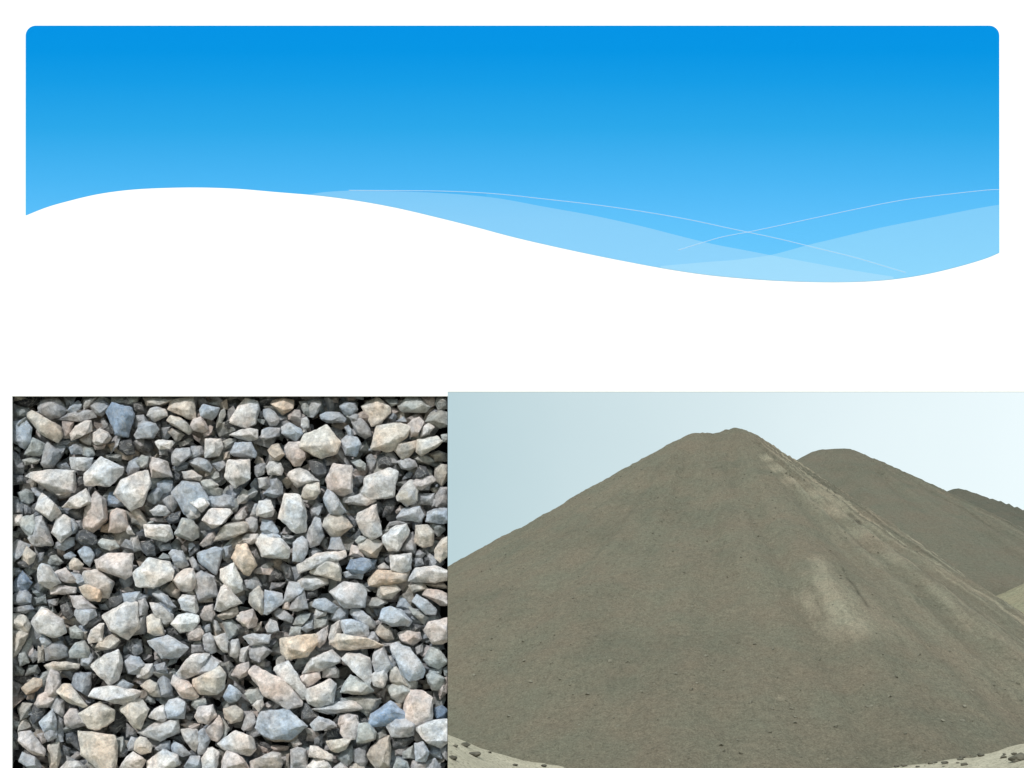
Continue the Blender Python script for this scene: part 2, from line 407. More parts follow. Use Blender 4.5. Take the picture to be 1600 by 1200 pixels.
# the shallow tray behind the left opening; its right wall splays along the opening's edge
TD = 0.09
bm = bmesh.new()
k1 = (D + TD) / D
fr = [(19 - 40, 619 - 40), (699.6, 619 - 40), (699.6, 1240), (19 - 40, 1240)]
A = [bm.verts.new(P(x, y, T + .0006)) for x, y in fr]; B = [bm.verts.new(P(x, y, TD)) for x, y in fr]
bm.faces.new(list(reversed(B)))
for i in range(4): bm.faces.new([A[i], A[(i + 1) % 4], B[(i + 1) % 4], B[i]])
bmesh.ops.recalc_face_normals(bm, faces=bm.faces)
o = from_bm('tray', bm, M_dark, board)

# ---------------------------------------------------------------- the gravel bed
m = Mat('crushed_stone', .82, .25); g = m.n('NewGeometry').outputs['Position']
at_ = m.n('Attribute', attribute_name='col').outputs['Color']
c = m.mix(1.0, at_, m.ramp(m.noise(g, 46, 8, .74), [(.28, .48), (.42, .90), (.5, 1.0), (.70, 1.40)]), 'MULTIPLY')
c = m.mix(1.0, c, m.ramp(m.noise(g, 95, 5, .75), [(.3, .62), (.5, 1.0), (.68, 1.3)]), 'MULTIPLY')
c = m.mix(1.0, c, m.ramp(m.noise(g, 17, 3, .5), [(.35, (1.07, .98, .92)), (.5, (1, 1, 1)), (.65, (.93, 1.0, 1.07))]), 'MULTIPLY')
blot = m.ramp(m.noise(g, 24, 5, .62), [(.50, 0.0), (.60, .55)])
c = m.mix(blot, c, m.mix(1.0, c, (.66, .72, .80), 'MULTIPLY'))
vn = m.n('TexNoise'); vn.inputs['Scale'].default_value = 26; vn.inputs['Detail'].default_value = 5; vn.inputs['Distortion'].default_value = 2.5; m.l(g, vn.inputs['Vector'])
vein = m.ramp(vn.outputs['Fac'], [(.48, 0.0), (.5, .5), (.52, 0.0)])
c = m.mix(vein, c, (.62, .60, .57))
m.l(c, m.b.inputs[0])
b = m.bump(m.noise(g, 60, 8, .76), 1.0, .011); b = m.bump(m.noise(g, 320, 3, .7), .4, .0012, b)
m.l(b, m.b.inputs['Normal'])
M_stone = m.m
HUE = {'W': (.475, .46, .455), 'G': (.36, .365, .385), 'b': (.35, .38, .425), 'B': (.22, .28, .37), 'T': (.445, .41, .37), 'P': (.465, .418, .402),
       'O': (.48, .40, .33), 'V': (.355, .368, .362), 'D': (.135, .14, .15), 'K': (.045, .045, .048)}
TONE = {'1': .86, '2': 1.12, '3': 1.38, '4': 1.62}
edge_n = Vector((1, 0, 0))
# slanted plane through the opening's right edge and the eye: the tray wall
pe0 = P(699.0, 900, 0.0); pe1 = P(699.0, 900, 0.1); edge_dir = (pe1 - pe0).normalized()
edge_n = edge_dir.cross(Vector((0, 0, 1))).normalized()
if edge_n.x < 0: edge_n = -edge_n
def stone_bm(poly, level, rng, col):
    """poly in photograph pixels; a faceted, roughened crushed stone"""
    cx = sum(p[0] for p in poly) / len(poly); cy = sum(p[1] for p in poly) / len(poly)
    w_ = max(p[0] for p in poly) - min(p[0] for p in poly); h_ = max(p[1] for p in poly) - min(p[1] for p in poly)
    gx = 1.03 + 2.4 / w_; gy = 1.03 + 2.4 / h_
    poly = [(cx + (x - cx) * gx, cy + (y - cy) * gy) for x, y in poly]
    while len(poly) > rng.choice([5, 6, 6, 7]):     # keep the corners that matter: broken stone, not a pebble
        n_ = len(poly)
        tri = [abs((poly[i][0] - poly[i - 1][0]) * (poly[(i + 1) % n_][1] - poly[i - 1][1]) - (poly[i][1] - poly[i - 1][1]) * (poly[(i + 1) % n_][0] - poly[i - 1][0])) for i in range(n_)]
        if min(tri) > .11 * w_ * h_: break
        poly.pop(tri.index(min(tri)))
    size = math.sqrt(w_ * h_) * S; mn = min(w_, h_) * S
    y0 = 0.0345 - 0.0078 * level + rng.uniform(-.002, .002)
    edge = min(x for x, y in poly) < 24 or min(y for x, y in poly) < 624
    t = min(max(.34 * size + .15 * mn, .007), .024)
    if edge: t = min(t, .016); y0 = max(y0, t + .002)
    pts = []
    ang = rng.uniform(0, 6.28); tilt = rng.uniform(.25, .75)
    for (x, y) in poly:
        pts.append(P(x, y, y0 + rng.uniform(-.12, .12) * t))
    # broad broken planes that catch the light differently
    style = rng.random()
    def dep(u, v, base): # u, v in -1..1
        return t * max(.25, min(1.0, base - tilt * (u * math.cos(ang) + v * math.sin(ang)) + rng.uniform(-.1, .1)))
    if style < .45:          # tilted flat face with few corners
        k = rng.uniform(.55, .78); n_ = rng.choice([3, 4, 4, 5]); a0 = rng.uniform(0, 6.28)
        for q in range(n_):
            a = a0 + q * 6.283 / n_ + rng.uniform(-.3, .3); u, v = math.cos(a) * k, math.sin(a) * k
            pts.append(P(cx + u * w_ * .5, cy + v * h_ * .5, y0 - dep(u, v, .8)))
    elif style < .8:         # roof-like ridge
        a = (0 if w_ > h_ else 1.57) + rng.uniform(-.6, .6); k = rng.uniform(.35, .65)
        ox, oy = rng.uniform(-.18, .18), rng.uniform(-.25, .2)
        for sg in (-1, 1):
            u, v = math.cos(a) * k * sg + ox, math.sin(a) * k * sg + oy
            pts.append(P(cx + u * w_ * .5, cy + v * h_ * .5, y0 - dep(u, v, .95)))
        u, v = rng.uniform(-.3, .3), rng.uniform(.2, .6)
        pts.append(P(cx + u * w_ * .5, cy + v * h_ * .5, y0 - t * .8))
    else:                    # off-centre apex and a shoulder
        for q in range(3):
            u, v = rng.uniform(-.45, .45), rng.uniform(-.5, .4)
            pts.append(P(cx + u * w_ * .5, cy + v * h_ * .5, y0 - dep(u, v, .85)))
    for i, (x, y) in enumerate(poly):
        if i % 2 == int(tilt * 100) % 2 and len(poly) > 5:
            kk = rng.uniform(.80, .92); pts.append(P(cx + (x - cx) * kk, cy + (y - cy) * kk, y0 - t * rng.uniform(.3, .55)))
    for (x, y) in poly:
        pts.append(P(cx + (x - cx) * .7, cy + (y - cy) * .7, y0 + .6 * t * rng.uniform(.7, 1.1)))
    bm = bmesh.new(); hull_into(bm, pts)
    bmesh.ops.recalc_face_normals(bm, faces=bm.faces)
    bmesh.ops.dissolve_limit(bm, angle_limit=R(9), verts=bm.verts, edges=bm.edges)
    try: bmesh.ops.bevel(bm, geom=list(bm.edges), offset=size * .018, segments=1, affect='EDGES', clamp_overlap=True)
    except Exception: pass
    bmesh.ops.triangulate(bm, faces=bm.faces)
    for _ in range(3):
        L = size * .11
        es = [e for e in bm.edges if e.calc_length() > L]
        if not es or len(bm.faces) > 1200: break
        bmesh.ops.subdivide_edges(bm, edges=es, cuts=1); bmesh.ops.triangulate(bm, faces=[f for f in bm.faces if len(f.verts) > 3])
    bm.normal_update()
    off = rng.uniform(0, 50)
    for v in bm.verts:
        q = v.co + Vector((off, off, off)); s0 = 1 / size
        d = size * (.030 * noise.noise(q * s0 * 2.6) + .026 * noise.noise(q * s0 * 6) + .014 * noise.noise(q * s0 * 15))
        v.co += v.normal * d
    # keep inside the splayed tray wall
    r = bmesh.ops.bisect_plane(bm, geom=list(bm.verts) + list(bm.edges) + list(bm.faces), plane_co=pe0, plane_no=edge_n, clear_outer=True)
    cutE = [e for e in r['geom_cut'] if isinstance(e, bmesh.types.BMEdge)]
    if cutE:
        try: bmesh.ops.edgenet_fill(bm, edges=cutE)
        except Exception: pass
    if edge:                # tucked behind the face of the board
        for v in bm.verts: v.co.y = max(v.co.y, .0008)
    bm.normal_update()
    return bm, P(cx, cy, y0)
def paint(bm, col):
    la = bm.loops.layers.float_color.new('col')
    for f in bm.faces:
        for lp in f.loops: lp[la] = (*col, 1)
def finish(bm, name, centre=None):
    me = bpy.data.meshes.new(name)
    if centre:
        bmesh.ops.translate(bm, verts=bm.verts, vec=-centre)
    bm.to_mesh(me); bm.free()
    for p in me.polygons: p.use_smooth = True
    try: me.set_sharp_from_angle(angle=R(26))
    except Exception: pass
    o = link(name, me, None, [M_stone])
    if centre: o.location = centre
    return o
# ---------------------------------------------------------------- labels of the stones
# landmark stones: photograph position of the centre, how it is called from its neighbours, its own label
MARKS = [
 (189,662,'the deep blue stone','largest and deepest blue stone, upper left of the gravel'),
 (256,695,'the small bright white stone','small bright white lozenge stone lying alone in a dark gap'),
 (382,646,'the tall white stone','tall white pointed stone standing against the top edge'),
 (441,633,'the peach-topped stone','rounded peach and cream stone at the middle of the top edge'),
 (431,708,'the small orange stone','small orange-brown stone below the top row of stones, centre'),
 (500,692,'the peaked tan stone','large tan and cream stone with a peaked top, above centre'),
 (587,642,'the tall cream stone','tall cream stone with a blunt top touching the top edge'),
 (612,688,'the big beige block','big beige block, upper right'),
 (595,755,'the broad white stone','broad white stone with a flat bottom, right of centre'),
 (533,748,'the blush-pink stone','blush-pink stone left of the broad white stone'),
 (372,737,'the white block','white block with a creased face, above centre'),
 (459,800,'the big round grey-white stone','big round grey-white stone at the centre of the bed'),
 (425,857,'the pale angular slab','pale lilac-grey angular slab just below centre'),
 (380,873,'the upright peach block','upright peach block leaning left, at centre'),
 (239,895,'the big domed pale stone','big domed pale stone, left of centre'),
 (181,881,'the pinkish white stone','pinkish white stone with a pointed left end, left part'),
 (627,879,'the square grey-white block','square grey-white block, right part'),
 (564,884,'the bright blue stone','bright blue flat stone, right of centre'),
 (610,904,'the long peach slab','long thin peach slab below the square block'),
 (141,925,'the orange-tan stone','orange-tan rounded stone, left part'),
 (76,972,'the large cream stone','large cream rounded stone near the left edge'),
 (192,967,'the biggest pale stone at left','biggest pale cream stone of the left half'),
 (262,1013,'the pale blue stone','pale blue pointed stone, lower left part'),
 (468,1012,'the long peach block','long peach block, thickest orange-tinted stone below centre'),
 (686,985,'the cream stone on the right edge','cream stone with a pink tinge cut by the right edge'),
 (640,1034,'the lilac-blue stone','lilac-blue stone, lower right part'),
 (655,1108,'the big pink boulder','big pinkish boulder-like stone, lower right of the gravel'),
 (605,1118,'the dark blue wedge','dark blue wedge-shaped stone, lower right'),
 (437,1131,'the widest blue-grey stone','widest blue-grey stone of the bed, bottom centre'),
 (500,1081,'the smooth white stone','smooth egg-like white stone, bottom part'),
 (153,1165,'the big tan block','big tan block at the bottom left'),
 (150,1117,'the rounded cream stone','rounded cream stone above the big tan block'),
 (326,1062,'the rough tan stone','large rough tan stone, bottom part, left of centre'),
 (54,1160,'the pinkish corner stone','pinkish stone near the bottom left corner'),
 (680,1142,'the smooth grey corner stone','smooth light grey stone cut by the right edge near the bottom'),
]
COLW = {'W': ['pale grey','pale grey','off-white','near-white'], 'G': ['mid grey','grey','light grey','light grey'], 'b': ['dull blue-grey','blue-grey','light blue-grey','pale blue-grey'],
 'B': ['dark blue','dark blue','blue','blue'], 'T': ['brownish','tan','beige','light beige'], 'P': ['dull mauve-grey','mauve-grey','pinkish grey','pale pinkish'],
 'O': ['brown','orange-brown','peach','peach'], 'V': ['dark green-grey','green-grey','greenish grey','pale green-grey'], 'D': ['dark grey']*4, 'K': ['black']*4}
def make_labels(items):
    cen = []
    for code, p, a in items:
        cen.append((sum(q[0] for q in p) / len(p), sum(q[1] for q in p) / len(p)))
    lab = [None] * len(items); own = {}
    for mi, (mx_, my_, ref, full) in enumerate(MARKS):
        j = min((i for i in range(len(items)) if lab[i] is None), key=lambda i: (cen[i][0] - mx_) ** 2 + (cen[i][1] - my_) ** 2 - items[i][2] * .1)
        lab[j] = full; own[mi] = j
    def direction(dx, dy):
        a = math.degrees(math.atan2(-dy, dx)) % 360
        return ['right of', 'above and right of', 'above', 'above and left of', 'left of', 'below and left of', 'below', 'below and right of'][int((a + 22.5) // 45) % 8]
    def desc(i):
        code, p, a = items[i]
        xs_ = [q[0] for q in p]; ys_ = [q[1] for q in p]; w_ = max(xs_) - min(xs_) + 1; h_ = max(ys_) - min(ys_) + 1
        size = 'large' if a > 1500 else 'medium' if a > 800 else 'small'
        shape = 'flat' if w_ > 1.9 * h_ else 'upright narrow' if h_ > 1.6 * w_ else 'wide' if w_ > 1.45 * h_ else 'three-cornered' if len(p) <= 4 and a < 700 else 'blocky' if len(p) <= 6 else 'chunky'
        return '%s %s %s stone' % (size, COLW[code[0]][int(code[1]) - 1], shape)
    used = set(l for l in lab if l)
    todo = sorted((i for i in range(len(items)) if lab[i] is None), key=lambda i: -items[i][2])
    for i in todo:
        x, y = cen[i]; d0 = desc(i)
        near = sorted(own, key=lambda k: (cen[own[k]][0] - x) ** 2 + (cen[own[k]][1] - y) ** 2)
        edge = ''
        cand = []
        for k in near[:2]:
            X, Y = cen[own[k]]; r = math.hypot(x - X, y - Y)
            cand.append('%s %s %s%s' % (d0, 'just' if r < 62 else 'well', direction(x - X, y - Y) + ' ', MARKS[k][2]))
        a_, b_, c_ = near[0], near[1], near[2]
        cand.append('%s between %s and %s' % (d0.replace(' stone', ' one'), MARKS[a_][2], MARKS[b_][2]))
        X, Y = cen[own[a_]]
        cand.append('%s %s %s, towards %s' % (d0.split(' ', 1)[1].replace(' stone', ' one'), direction(x - X, y - Y), MARKS[a_][2], MARKS[b_][2]))
        cand.append('%s %s %s, towards %s' % (d0.split(' ', 1)[1].replace(' stone', ' one'), direction(x - X, y - Y), MARKS[a_][2], MARKS[c_][2]))
        for t in ('smaller ', 'lower ', 'least ', 'second '): cand.append(t + cand[0])
        for c in cand:
            if c not in used and len(c.split()) <= 16: break
        used.add(c); lab[i] = c
    return lab
STONES = """
K1 19,619,60,619,61,631,41,635,22,631
V1 19,632,31,634,45,638,44,650,25,655,15,652
G2 59,638,66,625,90,622,105,641,95,652,79,655,64,646
b1 100,620,118,620,115,632,105,635
b2 106,642,110,635,122,626,129,632,126,639,115,646
G2 88,655,108,646,130,640,145,642,150,652,129,659,104,656
W2 130,634,132,624,148,619,152,620,140,635,132,640
G2 140,634,150,622,162,625,172,634,168,645,159,651,146,645
B3 166,644,175,629,192,631,205,638,210,648,206,660,205,675,200,682,185,678,180,679,172,670,169,656
V2 174,619,194,619,198,630,185,631,175,628
V2 199,619,216,619,214,630,200,631
T3 42,650,50,641,58,644,69,652,82,661,94,666,98,678,90,692,79,686,68,679,62,676,51,665
b3 16,672,21,660,31,654,41,656,49,670,48,690,38,701,25,698,16,688
V2 45,690,51,684,62,686,70,694,69,709,60,712,45,711,38,710
G2 66,715,70,698,75,690,85,698,92,706,95,715,85,725,82,730,70,730,65,724
P2 98,658,115,659,112,670,109,684,99,684
W3 110,678,118,666,132,658,142,658,144,674,130,681,112,688
W2 125,686,135,681,141,676,145,685,142,695,132,692
W3 146,678,156,670,168,676,174,684,168,692,150,695,146,690
P2 145,695,165,694,162,701,150,702
b2 109,699,120,692,129,696,130,708,112,709
V2 131,698,145,700,148,710,140,716,130,710
W3 109,715,115,716,145,716,140,730,132,735,112,732,108,725
W4 132,740,148,728,158,714,172,718,192,730,191,740,179,755,172,760,132,758
O2 170,695,181,692,182,702,174,705
V1 165,711,191,709,188,720,170,718
D2 184,690,204,686,210,698,210,709,198,711,185,702
G1 15,702,28,710,35,720,38,729,35,740,22,741,15,734
V2 35,719,52,715,62,718,58,724,40,726
W3 40,745,52,738,79,734,98,735,116,736,118,755,115,768,85,768,69,761,48,750
G1 85,724,104,724,102,731,112,735,92,735
G1 88,696,98,689,112,686,102,695
D2 15,742,35,744,40,755,15,758
D2 118,746,128,745,129,755,120,762
G1 158,656,162,651,169,662,171,672,161,671
D2 208,630,221,630,225,642,212,642
b2 211,650,224,649,230,658,220,662,212,658
b3 210,680,218,665,228,659,242,662,248,671,240,684,230,686,214,685
T2 225,622,235,620,265,622,272,625,255,632,250,634,239,636,229,634
T3 260,634,268,625,285,620,302,620,306,632,306,654,295,654,282,644,274,640,262,640
W3 230,649,235,639,245,636,258,640,261,650,255,656,242,659,232,654
T3 261,658,268,650,282,654,295,664,300,672,295,678,282,672,270,665
T2 262,674,270,670,282,674,288,679,282,686,275,689
G1 251,660,260,660,261,672,252,676
W4 242,691,248,688,268,689,270,694,265,701,249,701
D1 214,690,225,685,236,688,240,700,232,705,218,702
T1 280,692,295,685,300,688,292,694,282,698
b3 312,640,318,632,332,635,342,638,339,648,330,656,315,650
V1 324,630,336,626,352,625,350,635,330,632
V2 338,662,342,645,350,638,352,648,346,661,339,668
P3 298,665,302,656,314,652,322,662,325,671,318,676,302,672
P2 318,678,328,665,332,668,330,678,320,682
W3 321,686,335,684,345,686,348,698,342,712,321,714
V2 348,690,358,686,368,688,362,698,350,702
G3 268,708,275,702,295,700,298,712,286,720,278,728,270,725
G2 299,698,314,698,318,709,310,715,299,715
b2 270,730,282,724,296,722,292,732,278,735
G2 295,722,311,715,325,720,332,730,328,738,315,736,302,730
P3 234,728,238,715,245,720,262,722,268,732,269,745,255,748,238,745
b2 198,735,202,722,215,715,218,730,215,738,202,741
V2 212,720,222,712,232,715,232,728,224,731,215,730
W4 180,760,190,750,202,742,215,736,230,735,234,745,236,755,232,775,222,790,205,798,186,788,178,771
W3 285,738,300,735,315,745,312,751,302,750,295,748,288,748
V3 312,751,328,750,342,758,335,768,320,765
b2 246,755,258,750,269,752,268,768,255,770,248,765
D1 269,738,282,738,284,750,271,755
V1 325,738,342,735,345,750,332,750
G2 332,725,348,720,355,728,342,736
G1 305,619,320,620,325,629,312,632
G2 249,702,260,704,262,711,250,710
b3 268,770,278,762,285,752,300,749,310,755,318,768,328,782,312,805,302,812,288,802,280,785
W4 356,660,365,650,375,635,382,622,392,621,402,628,405,642,401,655,400,662,385,668,362,665
G1 356,632,368,631,369,636,360,638
O4 422,631,428,624,445,622,458,626,458,638,450,645,442,648,430,640
V2 468,628,480,628,485,636,484,649,475,646
W2 485,628,498,626,502,631,498,642,490,652,481,650,484,638
G3 412,641,420,639,430,645,436,655,432,664,422,665,418,658,412,650
P2 450,649,460,641,468,642,470,652,462,658,452,655
W3 472,655,479,652,482,658,482,668,475,670,471,665
b2 500,648,510,645,530,645,540,654,538,659,512,660,502,655
b3 440,668,445,660,452,660,462,668,470,671,472,678,462,689,450,686,441,678
G3 408,684,410,672,422,668,438,670,436,681,425,686,412,688
W3 359,680,375,672,390,670,402,672,402,685,390,689,378,685,362,682
b3 360,708,368,692,380,688,392,692,401,708,398,715,380,714,365,712
T2 350,708,358,706,358,715,350,718
T4 468,698,475,685,476,678,488,670,500,668,510,665,518,670,528,682,532,690,531,700,525,708,512,715,502,716,490,710,481,705
P3 445,700,452,691,465,688,478,690,480,705,478,715,470,726,460,728,450,715
O3 419,704,425,696,435,694,442,702,444,710,435,719,428,718,420,710
W3 416,730,421,722,438,724,442,734,440,742,420,741
G2 398,730,402,725,414,725,412,740,402,745,398,740
W4 351,738,356,720,372,719,390,718,391,735,390,748,381,755,368,762,360,752,352,745
W2 404,748,418,746,422,758,418,765,406,762
b2 422,750,432,745,440,755,441,768,425,770
W3 449,744,455,736,468,731,482,738,492,745,498,752,485,755,475,755,465,761,455,755
D2 480,720,495,718,508,722,510,740,498,750,488,738
P4 510,750,518,738,521,725,530,721,542,725,550,728,552,738,551,755,550,768,538,774,515,768
V1 375,621,360,619,352,619,355,625
G1 469,619,500,619,498,626,475,625
G1 406,622,418,620,420,631,410,632
P1 515,619,528,619,528,628,520,629
P1 542,619,555,619,554,625,545,626
b2 530,635,540,628,555,630,558,640,550,648,539,648
T4 565,635,575,625,588,620,598,624,608,635,610,645,600,656,592,664,580,665,571,658,566,648
G2 550,660,562,651,570,658,578,670,580,680,570,685,558,678,552,669
b2 539,668,545,665,552,678,552,684,545,681
G2 546,652,552,646,562,649,562,655,552,660
b3 532,690,542,682,558,684,564,695,561,702,556,712,540,710,535,700
V2 602,625,620,624,622,631,612,634
V3 622,635,635,622,652,620,665,625,672,636,665,644,652,640,645,645,630,644
P2 658,620,678,620,679,632,672,636,662,628
V2 680,630,685,620,700,621,702,638,685,640
V2 665,659,672,645,688,642,702,645,702,665,688,668,672,665
b2 620,658,630,652,636,658,630,660
b1 605,652,615,642,620,652,615,660
T4 588,665,605,660,625,661,642,668,635,682,622,692,612,705,600,708,580,702,582,688,588,684
P3 635,665,645,655,655,652,662,660,660,670,652,680,642,682,635,675
W3 660,668,670,661,678,668,670,678,658,682
T4 650,698,652,688,668,682,682,682,690,690,682,699,668,705,658,712,650,705
T3 615,702,620,692,635,688,650,690,650,700,642,705,638,715,628,718,620,712
V2 645,715,655,711,670,714,678,720,670,725,652,722
G3 620,722,635,715,648,720,652,728,640,734,628,732
D3 648,738,655,728,665,730,670,742,660,748,645,748
T2 680,732,688,725,702,728,702,746,690,759,680,748
W4 562,755,572,745,588,738,605,731,618,730,622,736,621,765,615,775,580,780,565,770
V2 548,720,562,718,571,725,570,735,560,734
G1 572,715,580,710,588,720,585,738,580,738,575,728
D2 590,712,612,710,620,725,610,732,592,730
P3 642,755,652,748,675,744,680,752,668,760,658,765,642,765
W3 625,765,635,755,642,750,652,755,652,765,650,784,635,790,620,778
T1 670,710,685,705,702,710,702,720,680,720
b1 635,740,645,735,645,745,630,748
V2 690,680,702,678,702,690,692,690
V2 28,770,42,765,52,770,52,782,45,788,32,782
W4 55,790,58,782,66,770,72,774,78,782,88,790,95,802,88,810,80,814,72,808,65,802,55,795
T2 68,760,88,760,115,762,110,775,95,778,80,770
W4 98,792,110,779,122,770,134,764,136,780,144,785,132,789,120,794,100,794
G1 100,795,120,794,131,792,129,810,118,810,105,802
G2 20,785,28,781,35,798,35,802,20,802
W3 18,805,34,805,34,820,20,821
V3 35,808,52,805,58,812,60,822,52,832,50,845,40,830,32,822
G3 52,810,58,802,66,805,72,816,79,835,82,845,82,852,52,852,45,841,55,830
W4 81,832,85,820,88,810,100,805,110,812,112,832,98,840,95,848,85,842
b3 105,808,115,812,122,822,118,832,110,835,105,828
b2 88,848,100,840,115,840,115,852,100,860,85,855
D3 118,842,122,830,135,828,150,838,152,845,145,852,128,850
P3 131,802,140,795,145,792,148,782,149,766,158,768,165,782,169,800,168,812,158,822,145,832,132,825,131,812
B2 165,780,172,770,185,770,192,780,195,790,180,792,168,790
G2 118,815,128,812,129,825,120,828
W3 196,768,220,762,218,785,205,790,198,788
P3 168,822,172,802,182,795,195,798,200,810,200,825,185,832,170,830
O2 160,822,170,818,178,828,170,832,158,830
W3 195,825,202,821,210,835,200,834
V3 152,848,160,842,180,845,186,855,172,860,158,855
b3 19,850,28,844,40,845,48,852,38,860,30,872,20,878,14,872
T3 34,865,42,854,52,860,56,866,52,878,45,882,35,875
D2 25,878,35,872,52,880,48,888,32,886
V2 75,878,80,869,88,868,98,878,92,882,78,882
D1 72,865,80,855,90,860,88,868,78,870
b2 100,868,110,862,118,868,115,875,102,872
T3 108,881,115,872,122,874,130,882,125,890,110,889
b3 122,862,132,854,140,855,148,868,145,875,140,885,132,878,128,872
b1 145,855,152,854,158,862,152,870,146,868
P4 149,875,170,865,185,862,198,861,208,865,209,885,205,898,195,905,185,900,172,889,152,888
W3 131,892,140,888,155,890,165,900,178,910,182,925,170,935,154,930,140,920,130,908
W4 59,890,65,881,78,885,82,895,95,910,75,918,60,910
G2 61,865,68,864,66,875,60,878
B3 25,902,35,892,44,898,50,910,42,922,20,925,20,912
P3 82,895,92,889,102,888,110,900,125,910,105,910,88,905
b2 20,888,30,888,32,895,22,898
b2 110,895,122,895,130,905,138,920,122,912
V1 15,830,30,831,28,840,15,842
G1 35,788,45,788,48,802,38,805
b2 228,775,240,765,250,760,255,770,248,782,240,788,230,782
b2 258,762,270,760,269,770,260,772
G2 255,782,265,775,275,772,280,785,270,800,262,795
W3 235,798,248,790,258,792,265,800,258,805,240,805
P1 232,810,255,810,256,815,238,815
V1 205,818,204,810,215,808,218,820
D2 258,810,270,802,282,800,280,815,265,818
W4 295,785,295,772,310,775,320,778,328,788,324,798,315,800,312,790
W3 288,795,295,782,309,780,312,805,308,809,295,810,290,802
V3 278,820,285,810,300,812,298,820,310,825,310,838,300,845,282,842,272,835
W4 328,795,338,791,358,795,362,802,352,815,342,822,332,825,320,820,316,812,325,808
b2 318,778,330,780,350,772,365,778,370,795,360,795,340,791,328,792
V2 312,762,330,758,348,765,345,775,328,775
T3 345,825,355,818,380,815,390,818,386,830,368,838,355,842,335,845
P2 312,850,325,835,335,831,340,842,330,850,318,854
W4 225,820,238,818,242,821,265,821,269,835,270,840,258,846,242,845,228,838
W2 205,840,215,838,218,850,220,858,210,862,205,852
D2 222,848,235,845,242,852,242,868,230,868,222,860
G2 248,852,265,850,268,858,252,860
G3 264,865,270,859,285,862,292,875,294,882,285,888,275,885,268,875
b2 295,850,300,848,304,852,296,860
D1 302,852,312,850,310,862,298,868,295,860
b3 308,865,318,858,335,855,348,858,348,870,340,882,338,898,325,890,312,880,308,872
b2 348,855,362,851,360,870,350,872
G2 296,875,302,871,310,882,312,892,302,890
W4 208,895,220,882,232,872,250,872,265,878,272,892,268,905,255,911,240,919,225,920,212,915
V2 248,872,255,865,268,870,265,875
W3 268,905,278,895,290,888,302,890,310,908,300,922,285,925,272,912
T2 290,922,300,918,305,930,292,932
G3 305,900,315,892,335,900,342,912,340,930,328,938,312,938,305,922
V2 355,782,368,780,372,790,370,800,360,800
T2 370,780,380,765,392,770,385,785,372,788
b2 412,772,420,762,440,760,442,772,428,778
W2 382,772,395,762,402,768,398,775,385,780
W4 402,795,405,784,422,782,428,798,425,806,415,808,402,805
G2 392,805,398,788,402,788,402,808
W3 365,810,375,801,381,795,385,805,380,812,368,816,361,812
W4 438,788,445,772,458,770,468,774,475,785,479,798,480,818,478,830,462,832,450,828,440,820,435,810
G3 384,812,392,808,402,812,402,825,398,832,388,828
T4 471,775,475,762,480,755,498,755,500,768,492,780,482,781,475,780
G2 485,795,495,785,505,788,502,800,495,810,488,805
b4 505,778,512,765,522,770,530,785,540,798,532,805,515,802,508,790
W2 538,772,552,770,555,785,545,788,538,782
b3 408,828,410,812,425,815,435,830,432,835,415,834
b3 410,832,425,830,438,838,438,842,420,842,410,840
G3 475,842,480,830,488,815,492,808,500,812,501,828,506,838,498,850,485,855,478,850
W3 378,842,385,835,402,835,405,845,392,850,382,848
W4 400,848,408,835,418,838,440,842,445,850,454,858,450,872,425,875,410,870,402,858
b4 458,848,465,840,472,838,480,845,480,862,472,878,458,876,455,860
W2 442,838,460,838,458,842,445,842
O4 360,862,370,852,385,851,392,862,401,882,388,898,380,896,370,879,362,872
W4 345,890,355,880,366,880,370,895,378,908,378,922,362,928,350,915,345,905
T3 508,810,520,802,535,805,545,815,550,822,542,832,530,840,518,838,510,832,505,822
b2 482,862,490,855,502,862,490,870,485,870
W4 466,882,482,870,495,865,518,864,538,861,540,870,532,875,512,878,495,878,480,890,468,895
T4 495,880,525,872,532,890,532,908,515,902,485,895
b3 514,858,518,840,531,838,535,855,540,860,525,862
V1 408,885,420,878,428,882,412,895
G1 438,885,445,880,455,885,459,900,448,901
D1 418,900,428,888,442,895,442,905,422,908
W3 466,908,478,901,510,902,512,912,488,922,468,920
G1 392,852,400,862,405,872,400,875,392,860
G2 382,908,400,902,408,915,400,922,385,918
V1 505,842,512,840,512,860,502,852
W3 536,778,545,775,565,772,582,778,588,782,572,790,560,785,538,785
V1 550,790,565,788,565,792,552,795
W4 556,812,560,802,572,795,588,788,592,808,592,825,596,835,580,842,568,835,559,822
T4 620,775,628,765,642,760,652,765,652,782,638,788,622,782
G2 655,772,678,772,676,788,652,788
G2 680,775,688,762,702,762,702,790,682,792
G2 652,752,672,755,670,765,655,766
b3 620,808,630,795,645,791,655,792,662,805,658,815,640,815,622,812
P2 618,798,625,790,632,795,620,802
D1 595,790,610,778,620,778,615,795,608,805
D1 620,778,615,798,605,808,598,808,600,798
W4 598,838,608,830,618,822,635,819,642,825,640,832,628,848,622,860,608,860,598,848
G2 628,860,635,838,645,832,650,850,648,865,635,862
G2 610,816,630,812,640,818,618,820,605,822
b3 666,815,668,800,682,795,702,795,702,815,692,818,678,810
V2 672,815,692,818,695,828,685,838,672,825
T3 645,838,650,822,668,820,678,832,675,852,660,855,648,848
V1 670,860,680,848,680,862,672,865
T4 679,860,685,852,692,842,708,835,708,860,698,870,688,878,680,870
T3 560,858,562,848,578,840,600,848,592,858,588,870,575,870,568,862
P3 546,868,550,852,560,855,568,870,558,870
V3 555,845,562,838,575,840,568,848,560,850
G2 648,865,655,860,665,865,658,872,650,870
G2 649,872,658,870,662,882,648,885
D1 660,868,678,865,678,882,665,882
W4 610,868,622,864,642,865,645,880,642,890,628,894,612,890
